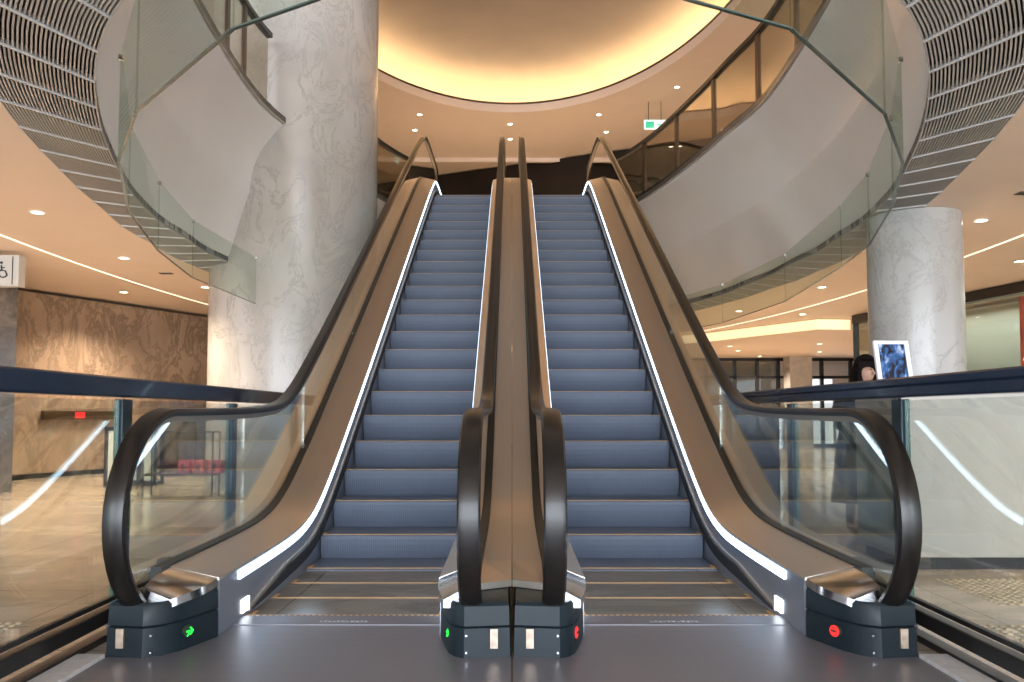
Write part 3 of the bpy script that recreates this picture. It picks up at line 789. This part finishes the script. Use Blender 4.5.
lights('downlights above the right hall', GC, GP, [
    (4.80, 8.30, 'downlight right beside the top of the slimmer column', .35),
    (6.58, 10.54, 'downlight below the light line in the far right of the hall ceiling'),
    (4.84, 12.72, 'downlight just left of the slimmer column, nearest the smoke curtain'),
    (4.37, 15.71, 'leftmost downlight above the lit ceiling band in the right hall'),
    (5.77, 16.2, 'downlight right above the lit ceiling band in the right hall'), (5.4, 4.9, 'added downlight nearest the viewer in the right hall ceiling')])  # the last lamp is out of view, added for more light
lights('downlights in the dropped ceiling', GC - .24, 350, [
    (7.64, 20.3, 'nearest right downlight in the dropped ceiling below the lit band'), (5.6, 21.0, 'nearest left downlight in the dropped ceiling below the lit band'),
    (8.6, 22.86, 'rightmost downlight in the dropped ceiling, close to the shopfront'), (6.22, 22.5, 'middle left downlight in the dropped ceiling'),
    (7.45, 24.6, 'downlight nearest the far entrance screen'), (4.4, 23.4, 'leftmost downlight in the dropped ceiling, near the handrail')])
lights('added out-of-view downlights beside the oval recess', UC, 380, [  # lamps out of view, added to brighten the upper ceiling
    (6.2, 15.5, 'added upper ceiling downlight far right, level with the recess end'), (6.2, 10.5, 'added upper ceiling downlight far right, beside the recess middle'),
    (-6.2, 15.5, 'added upper ceiling downlight far left, level with the recess end'), (-6.2, 10.5, 'added upper ceiling downlight far left, beside the recess middle')])
lights('downlights in the upper ceiling', UC, 380, [
    (-2.31, 20.15, 'upper ceiling downlight above the left escalator, nearer the recess'), (-.05, 20.82, 'upper central downlight of the two over the centre deck'),
    (-.05, 21.98, 'lower central downlight of the two over the centre deck'), (2.17, 20.15, 'upper ceiling downlight above the right escalator, nearer the recess'),
    (2.5, 21.42, 'upper ceiling downlight just above the right outer handrail top'), (3.78, 18.42, 'upper ceiling downlight right of the exit sign'),
    (-2.56, 21.27, 'upper ceiling downlight just above the left outer handrail top')])
# thin light line sweeping round the ground floor ceiling
for s, y0, y1 in ((-1, 5.5, 15.6), (1, 5.5, 19.5)):
    rings = []
    for i in range(41):
        Y = y0 + (y1 - y0) * i / 40; x = s * 5.72 * sqrt(1 - ((Y - 11.0) / 14.) ** 2)
        rings.append([(x - .013, Y, GC - .006), (x + .013, Y, GC - .006), (x + .013, Y, GC), (x - .013, Y, GC)])
    o = MB().loft(rings).build('light_slot', 'slot'); tag(o, 'thin curved line of light in the %s hall ceiling' % ('left' if s < 0 else 'right'), 'light')

# vents
for (x, y, lab) in ((-4.87, 11.46, 'small dark slot vent in the left hall ceiling'), (4.62, 7.26, 'small dark slot vent in the right hall ceiling')):
    V = thing('ceiling_vent', (x, y, GC), lab, 'vent')
    m = MB(); m.box(-.09, .09, -.05, .05, -.008, 0); m.build('frame', 'ventm', V, smooth=False)
    m = MB(); [m.box(-.08, .08, -.035 + .02 * i, -.028 + .02 * i, -.012, -.008) for i in range(4)]; m.build('slats', 'black', V, smooth=False)

# ------------------------------------------------------------------ signs
G = thing('toilet_sign', (-6.33, 9.95, 2.76), 'hanging white box sign with wheelchair symbol at left', 'sign')
MB().box(-.34, .34, -.07, .07, -.19, .19).build('box', 'signwhite', G, bevel=.006)
MB().box(.262, .270, -.078, -.07, -.17, .17).build('divider', 'black', G)
m = MB(); m.tube([(.155 + .05 * cos(a), -.075, -.035 + .05 * sin(a)) for a in [radians(100 + 20 * i) for i in range(13)]], .008, 6)
m.tube([(.13, -.075, .065), (.135, -.075, .0), (.18, -.075, -.005), (.205, -.075, -.065)], .009, 6); m.tube([(.132, -.075, .035), (.17, -.075, .035)], .007, 6)
m.loft([[(.13 + .016 * cos(2 * pi * j / 10), yy, .095 + .016 * sin(2 * pi * j / 10)) for j in range(10)] for yy in (-.082, -.070)])
m.build('wheelchair_symbol', 'black', G)
G = thing('exit_sign', (3.42, 19.3, 7.93), 'lit green and white exit sign hanging under the upper ceiling', 'sign')
MB().box(-.26, .26, -.03, .03, -.11, .12).build('box', 'exitw', G, bevel=.006)
MB().box(-.22, -.02, -.036, -.03, -.085, .07).build('green_panel', 'exitg', G)
m = MB(); m.tube([(.20, -.036, 0), (.06, -.036, 0)], .012, 6); m.tube([(.12, -.036, .05), (.06, -.036, 0), (.12, -.036, -.05)], .012, 6); m.build('arrow', 'exitg', G)
m = MB(); m.tube([(-.15, 0, .12), (-.15, 0, .57)], .008, 6); m.tube([(.15, 0, .12), (.15, 0, .57)], .008, 6); m.build('hanger', 'black', G)

# ------------------------------------------------------------------ left hall furniture
Wd = Vector((-4.2 + 7.75, 20.5 - 12.6)).normalized(); Wn = Vector((Wd.y, -Wd.x))
def on_wall(t, off=0.): p = Vector((-7.75, 12.6)) + Wd * t + Wn * off; return p
def wbox(m, t0, t1, o0, o1, z0, z1):
    pts = [on_wall(t0, o0), on_wall(t1, o0), on_wall(t1, o1), on_wall(t0, o1)]; return m.prism([(p.x, p.y) for p in pts], z0, z1)
# recessed strip unit on the marble wall
C = thing('hose_cabinet', (0, 0, 0), 'dark strip cabinet with red lamp mounted on the brown marble wall', 'cabinet')
wbox(MB(), .55, 2.0, .012, .09, .93, 1.07).build('body', 'bronze', C, smooth=False)
wbox(MB(), 1.10, 1.26, .09, .12, .95, 1.05).build('red_lamp', 'red', C, smooth=False)
# dark trolley with frame
T = thing('display_stand', (-5.45, 11.7, 0), 'black framed display stand with grey glass front by the marble wall', 'stand')
m = MB(); m.box(-.34, .40, -.02, .28, .02, .06); m.box(-.34, -.30, -.02, .02, 0, .82); m.box(.36, .40, -.02, .02, 0, .82); m.box(-.34, .40, -.02, .02, .78, .84); m.box(-.34, -.30, .24, .28, 0, .82); m.box(.36, .40, .24, .28, 0, .82)
m.build('frame', 'black', T, smooth=False, bevel=.006)
MB().box(-.29, .35, .0, .01, .08, .78).build('front', 'shopin', T)
m = MB(); m.box(.0, .06, -.05, -.02, .06, .62); m.box(.14, .20, -.05, -.02, .06, .70); m.build('handles', 'black', T, smooth=False, bevel=.004)
# thin metal rack; its pink blocks imitate a sign reflected in the glass
T = thing('wire_rack', (-4.05, 10.1, 0), 'thin black wire rack standing behind the left glass barrier', 'rack')
m = MB()
for x in (-.42, .42):
    for y in (-.12, .12): m.tube([(x, y, 0), (x, y, .80)], .010, 6)
for z in (.28, .80):
    for y in (-.12, .12): m.tube([(-.42, y, z), (.42, y, z)], .010, 6)
    for x in (-.42, .42): m.tube([(x, -.12, z), (x, .12, z)], .010, 6)
m.build('frame', 'black', T)
m = MB(); [m.tube([(-.42 + .105 * i, -.12, 0.28), (-.42 + .105 * i, -.12, .80)], .005, 6) for i in range(1, 8)]; m.build('bars', 'black', T)
MB().box(-.43, .43, -.13, .13, .28, .295).build('shelf', 'bronze', T)
for i in range(3):  # solid pink blocks stand in for the reflection of a sign
    P_ = MB(); P_.box(-.075, .075, -.09, .09, 0, .16); o = P_.build('reflection_block', 'pink', None, bevel=.015); o.location = (-4.00 + .19 * i, 10.1, .296)
    tag(o, ('leftmost', 'middle', 'rightmost')[i] + ' of three pink blocks imitating a reflected sign, on the wire rack shelf', 'reflection_block', 'pink parcels on the wire rack')
    MB().box(-.02, .02, -.094, -.088, .03, .12).build('slot', 'black', o)  # dark mark of the reflected sign

# ------------------------------------------------------------------ right hall
D = thing('reception_desk', (3.9, 5.75, 0), 'tall pale reception desk behind the right glass barrier', 'desk')
m = MB(); m.box(-1.36, 1.9, -.33, -.29, .08, 1.16); m.box(-1.36, -1.32, -.33, .33, .08, 1.16); m.box(1.86, 1.9, -.33, .33, .08, 1.16)
m.build('front_panel', 'desk', D, smooth=False, bevel=.008)
MB().box(-1.40, 1.94, -.37, .37, 1.16, 1.20).build('counter_top', 'desk', D, bevel=.006)
MB().box(-1.32, 1.86, -.29, .29, .0, .08).build('toe_kick', 'black', D)
MB().box(-1.32, 1.86, -.1, .3, .70, .73).build('work_surface', 'desk', D)
F = thing('framed_poster', (2.635, 5.62, 1.204), 'white-framed dark blue poster leaning on a stand on the reception desk', 'poster')
F.rotation_euler = (radians(-12), 0, radians(4))
m = MB(); m.box(-.125, -.095, -.012, .012, 0, .33); m.box(.095, .125, -.012, .012, 0, .33); m.box(-.095, .095, -.012, .012, 0, .035); m.box(-.095, .095, -.012, .012, .305, .33)
m.build('frame', 'white', F, smooth=False, bevel=.003)
MB().box(-.095, .095, -.004, .004, .035, .305).build('artwork', 'art', F)
MB().add([(-.04, .012, .22), (.04, .012, .22), (.05, .12, .02), (-.05, .12, .02), (-.04, .016, .22), (.04, .016, .22), (.05, .125, .025), (-.05, .125, .025)], [(0, 1, 2, 3), (4, 7, 6, 5), (0, 4, 5, 1), (1, 5, 6, 2), (2, 6, 7, 3), (3, 7, 4, 0)]).build('easel_leg', 'white', F, smooth=False)
o = MB().box(-.10, .10, -.05, .05, 0, .045).build('yellow_box', 'ycard', bevel=.006); o.location = (2.90, 5.66, 1.20); tag(o, 'low yellow card box on the reception desk', 'box')
MB().box(-.101, .101, -.051, .051, .025, .03).build('lid_seam', 'black', o)
o = MB().box(-.13, .13, -.09, .09, 0, .02).build('brochure_stack', 'white', bevel=.003); o.location = (3.16, 5.66, 1.20); tag(o, 'flat stack of white brochures on the desk right of the yellow box', 'brochures')

# person in black standing beyond the desk
Pn = thing('person', (2.93, 6.95, 0), 'person with long black hair in a dark coat, looking down behind the reception desk', 'person')
Pn.rotation_euler = (0, 0, radians(15)); Pn.scale = (.94, .94, .94)
def skinned(name, verts, edges, radii, m, parent, sub=2, root=0):
    me = bpy.data.meshes.new(name); me.from_pydata(verts, edges, []); me.materials.append(M[m])
    o = bpy.data.objects.new(name, me); COL.objects.link(o); o.parent = parent
    sk = o.modifiers.new('skin', 'SKIN')
    for i, r in enumerate(radii):
        v = me.skin_vertices[0].data[i]; v.radius = r if isinstance(r, tuple) else (r, r); v.use_root = (i == root)
    sk.use_smooth_shade = True
    sb = o.modifiers.new('sub', 'SUBSURF'); sb.levels = sub; sb.render_levels = sub
    return o
V = [(0, 0, .84), (0, 0, 1.02), (0, -.02, 1.20), (0, -.05, 1.30), (0, -.09, 1.37), (0, -.12, 1.44), (0, -.135, 1.51),
     (.09, 0, .78), (.10, -.01, .44), (.10, .01, .08), (.11, -.10, .03),
     (-.09, 0, .78), (-.10, -.01, .44), (-.10, .01, .08), (-.11, -.10, .03),
     (.17, -.04, 1.25), (.21, -.02, 1.00), (.15, -.20, .88), (.12, -.27, .86),
     (-.17, -.04, 1.25), (-.21, -.02, 1.00), (-.15, -.20, .88), (-.12, -.27, .86)]
Ed = [(0, 1), (1, 2), (2, 3), (3, 4), (4, 5), (5, 6), (0, 7), (7, 8), (8, 9), (9, 10), (0, 11), (11, 12), (12, 13), (13, 14), (2, 15), (15, 16), (16, 17), (17, 18), (2, 19), (19, 20), (20, 21), (21, 22)]
Rd = [(.13, .10), (.11, .085), (.13, .09), (.06, .05), (.045, .045), (.075, .09), (.06, .07), .075, .052, .034, .028, .075, .052, .034, .028, .05, .036, .026, .030, .05, .036, .026, .030]
body = skinned('body', V, Ed, Rd, 'skin', Pn)
# fingers
for sgn in (1, -1):
    for f in range(5):
        a = (-.025 + .0125 * f) * 1.0
        p0 = Vector((sgn * .12 + a, -.285, .86)); p1 = p0 + Vector((a * .4, -.035 + abs(f - 2) * .004, -.005)); p2 = p1 + Vector((0, -.022, -.016))
        MB().tube([p0, p1, p2], [.0085, .008, .006], 7).build('finger', 'skin', body)
# coat: one lathed body following the torso, plus sleeves
m = MB(); n = 28
def cring(z, rx, ry, cy): return [(rx * cos(2 * pi * j / n), cy + ry * sin(2 * pi * j / n), z) for j in range(n)]
m.loft([cring(.30, .27, .20, .0), cring(.55, .24, .18, .0), cring(.82, .205, .155, 0), cring(.98, .165, .135, 0), cring(1.12, .19, .145, -.01), cring(1.24, .205, .135, -.03), cring(1.30, .14, .11, -.05), cring(1.345, .075, .075, -.075)])
for sgn in (1, -1): m.tube([(sgn * .16, -.035, 1.27), (sgn * .215, -.02, 1.12), (sgn * .225, -.03, 1.00), (sgn * .19, -.12, .93), (sgn * .155, -.20, .885)], [.06, .065, .056, .05, .042], 12)
m.build('coat', 'coat', Pn)
# hair: rounded cap over skull and back of the head, falling to the shoulders, open at the face
m = MB(); rings = []
HC = Vector((0, -.125, 1.495)); 
for i in range(15):
    t = i / 14
    if t < .5: z = HC.z + .125 * cos(t * pi); rad = .105 * sin(t * pi)
    else: z = HC.z - .34 * (t - .5) * 1.1; rad = .105 + .02 * (t - .5)
    ring = []
    for j in range(26):
        a = 2 * pi * j / 26; ca, sa = cos(a), sin(a)
        yy = sa * rad * 1.12
        if t > .30 and yy < -.02: yy = -.02 - (yy + .02) * -.12 if abs(ca) < .93 else yy
        ring.append((ca * rad * .92, HC.y + .015 + yy + .03 * max(0, t - .5), z))
    rings.append(ring)
m.loft(rings); m.build('hair', 'hair', Pn)
m = MB()
for sgn in (1, -1): m.loft([[(sgn * .032 + .010 * cos(2 * pi * j / 8), -.218, 1.475 + .005 * sin(2 * pi * j / 8)) for j in range(8)], [(sgn * .032 + .008 * cos(2 * pi * j / 8), -.223, 1.475 + .004 * sin(2 * pi * j / 8)) for j in range(8)]])
m.build('eyes', 'black', Pn)
m = MB(); m.loft([[(.0 + .012 * cos(2 * pi * j / 8), -.21, 1.45 + .02 * sin(2 * pi * j / 8)) for j in range(8)], [(.005 * cos(2 * pi * j / 8), -.235, 1.44 + .006 * sin(2 * pi * j / 8)) for j in range(8)]]); m.build('nose', 'skin', Pn)

# navy planter
T = thing('planter_box', (2.62, 9.0, 0), 'dark navy planter box with green shrub behind the right escalator balustrade', 'planter')
MB().box(-.36, .24, -.22, .22, .0, .66).build('box', 'navy', T, bevel=.012)
m = MB(); m.box(-.34, .22, -.2, .2, .64, .67); m.build('soil', 'black', T)
m = MB(); rr = random.Random(3)
for i in range(420):
    a = rr.uniform(0, 2 * pi); r = rr.random() ** .5; c0 = Vector((-.06 + .30 * r * cos(a), .2 * r * sin(a), .68 + rr.random() * .22 * (1.2 - r)))
    d = Vector((rr.uniform(-1, 1), rr.uniform(-1, 1), rr.uniform(.0, 1))).normalized() * .055; e = d.cross(Vector((rr.uniform(-1, 1), rr.uniform(-1, 1), .3))).normalized() * .014
    m.add([c0, c0 + d * .5 + e, c0 + d, c0 + d * .5 - e], [(0, 1, 2, 3)])
m.build('foliage', 'leaf', T, smooth=False)
m = MB(); [m.tube([(-.06 + .1 * i, 0, .66), (-.08 + .11 * i, .02, .85)], .008, 5) for i in (-2, -1, 0, 1, 2)]; m.build('stem', 'bronze', T)

# shopfront on the right: line from (6.85,16.9) to (8.9,5.5)
def shopfront(p, q, n, z1, label, name='shopfront', back=True, panes='sfglass'):
    p = Vector(p); q = Vector(q); L_ = (q - p).length; d = (q - p) / L_; nn = Vector((-d.y, d.x))
    if nn.dot(p) > 0 and abs(nn.x) > abs(nn.y): nn = -nn
    T = thing(name, (p.x, p.y, 0), label, 'shopfront')
    def PB(t0, t1, o0, o1, za, zb): return MB().prism([tuple(v) for v in (d * t0 + nn * o0, d * t1 + nn * o0, d * t1 + nn * o1, d * t0 + nn * o1)], za, zb)
    PB(0, L_, -.06, .08, z1 - .17, z1 - .01).build('header', 'black', T, smooth=False)
    PB(0, L_, -.05, .06, 0, .10).build('sill', 'black', T, smooth=False)
    for i in range(n + 1):
        t = L_ * i / n; PB(max(0, t - .035), min(L_, t + .035), -.05, .06, .10, z1 - .17).build('mullion', 'black', T, smooth=False)
    for i in range(n):
        PB(L_ * i / n + .04, L_ * (i + 1) / n - .04, -.005, .005, .10, z1 - .17).build('pane', panes, T, smooth=False)
    if back: PB(0, L_, -1.3, -1.25, .0, z1 - .05).build('interior_wall', 'shopin', T, smooth=False)
    return T
shopfront((6.90, 16.4), (8.55, 7.2), 4, GC, 'long dark-framed glass shopfront receding along the right hall')
o = MB().box(-.06, .06, -.03, .03, .0, 2.4).build('tall_poster', 'redbrown', bevel=.004); o.location = (7.55, 12.02, .35); tag(o, 'tall red-brown poster panel in front of the right glass shopfront', 'poster')
MB().box(-.06, .06, -.034, -.03, 1.45, 1.49).build('white_band', 'white', o); MB().box(-.06, .06, -.06, .06, -.35, .0).build('foot', 'black', o)
area('shop_fill_light', (8.35, 12.0, 2.85), (0, 0, radians(10)),   .8, 8, 130, (1.0, .95, .85))  # unseen area light added to brighten the shop behind its panes
# far entrance screen with daylight behind
T = thing('entrance_screen', (0, 25.4, 0), 'dark-framed glazed entrance screen with daylight far behind right escalator', 'glazed screen')
m = MB()
for x in (5.2, 6.0, 6.9, 7.6, 8.25, 9.1, 9.6, 10.5, 11.2): m.box(x - .05, x + .05, -.05, .05, 0, GC - .26)
m.build('mullions', 'black', T, smooth=False)
m = MB(); m.box(5.0, 12, -.05, .05, 2.12, 2.20); m.box(5.0, 12, -.05, .05, 0, .1); m.box(5, 12, -.05, .05, GC - .34, GC - .25); m.build('transoms', 'black', T, smooth=False)
m = MB(); m.box(5.0, 8.2, .0, .01, .1, GC - .3); m.build('pane', 'sfglass', T)
for x0, x1, z0, z1 in ((9.15, 9.95, .1, 2.1), (10.05, 11.1, .1, 1.95), (6.05, 6.5, .3, 1.4)):
    MB().box(x0, x1, .06, .07, z0, z1).build('daylit_opening', 'daylit', T)
m = MB(); m.box(8.32, 8.98, -.7, -.1, 0, GC - .25); tag(m.build('square_column', 'column', None, smooth=False), 'square pale column in the far entrance screen', 'column').location = (0, 25.2, 0)

# tactile paving: rows of studs let into the floor
for lab, x0, x1, y0, y1 in (('tactile stud paving on the floor in front of the reception desk', 2.62, 3.5, 4.45, 5.1), ('tactile stud paving beside the right glass barrier near the viewer', 2.30, 2.75, 3.55, 4.0), ('tactile stud paving beside the left glass barrier near the viewer', -2.95, -2.38, 3.60, 4.05)):
    m = MB(); x = x0
    while x < x1:
        y = y0
        while y < y1:
            n = 8
            m.loft([[(x + r * cos(2 * pi * j / n), y + r * sin(2 * pi * j / n), z) for j in range(n)] for r, z in ((.016, .0), (.015, .004), (.009, .007))]); y += .05
        x += .05
    tag(m.build('tactile_paving', 'tact'), lab, 'tactile paving', kind='stuff')
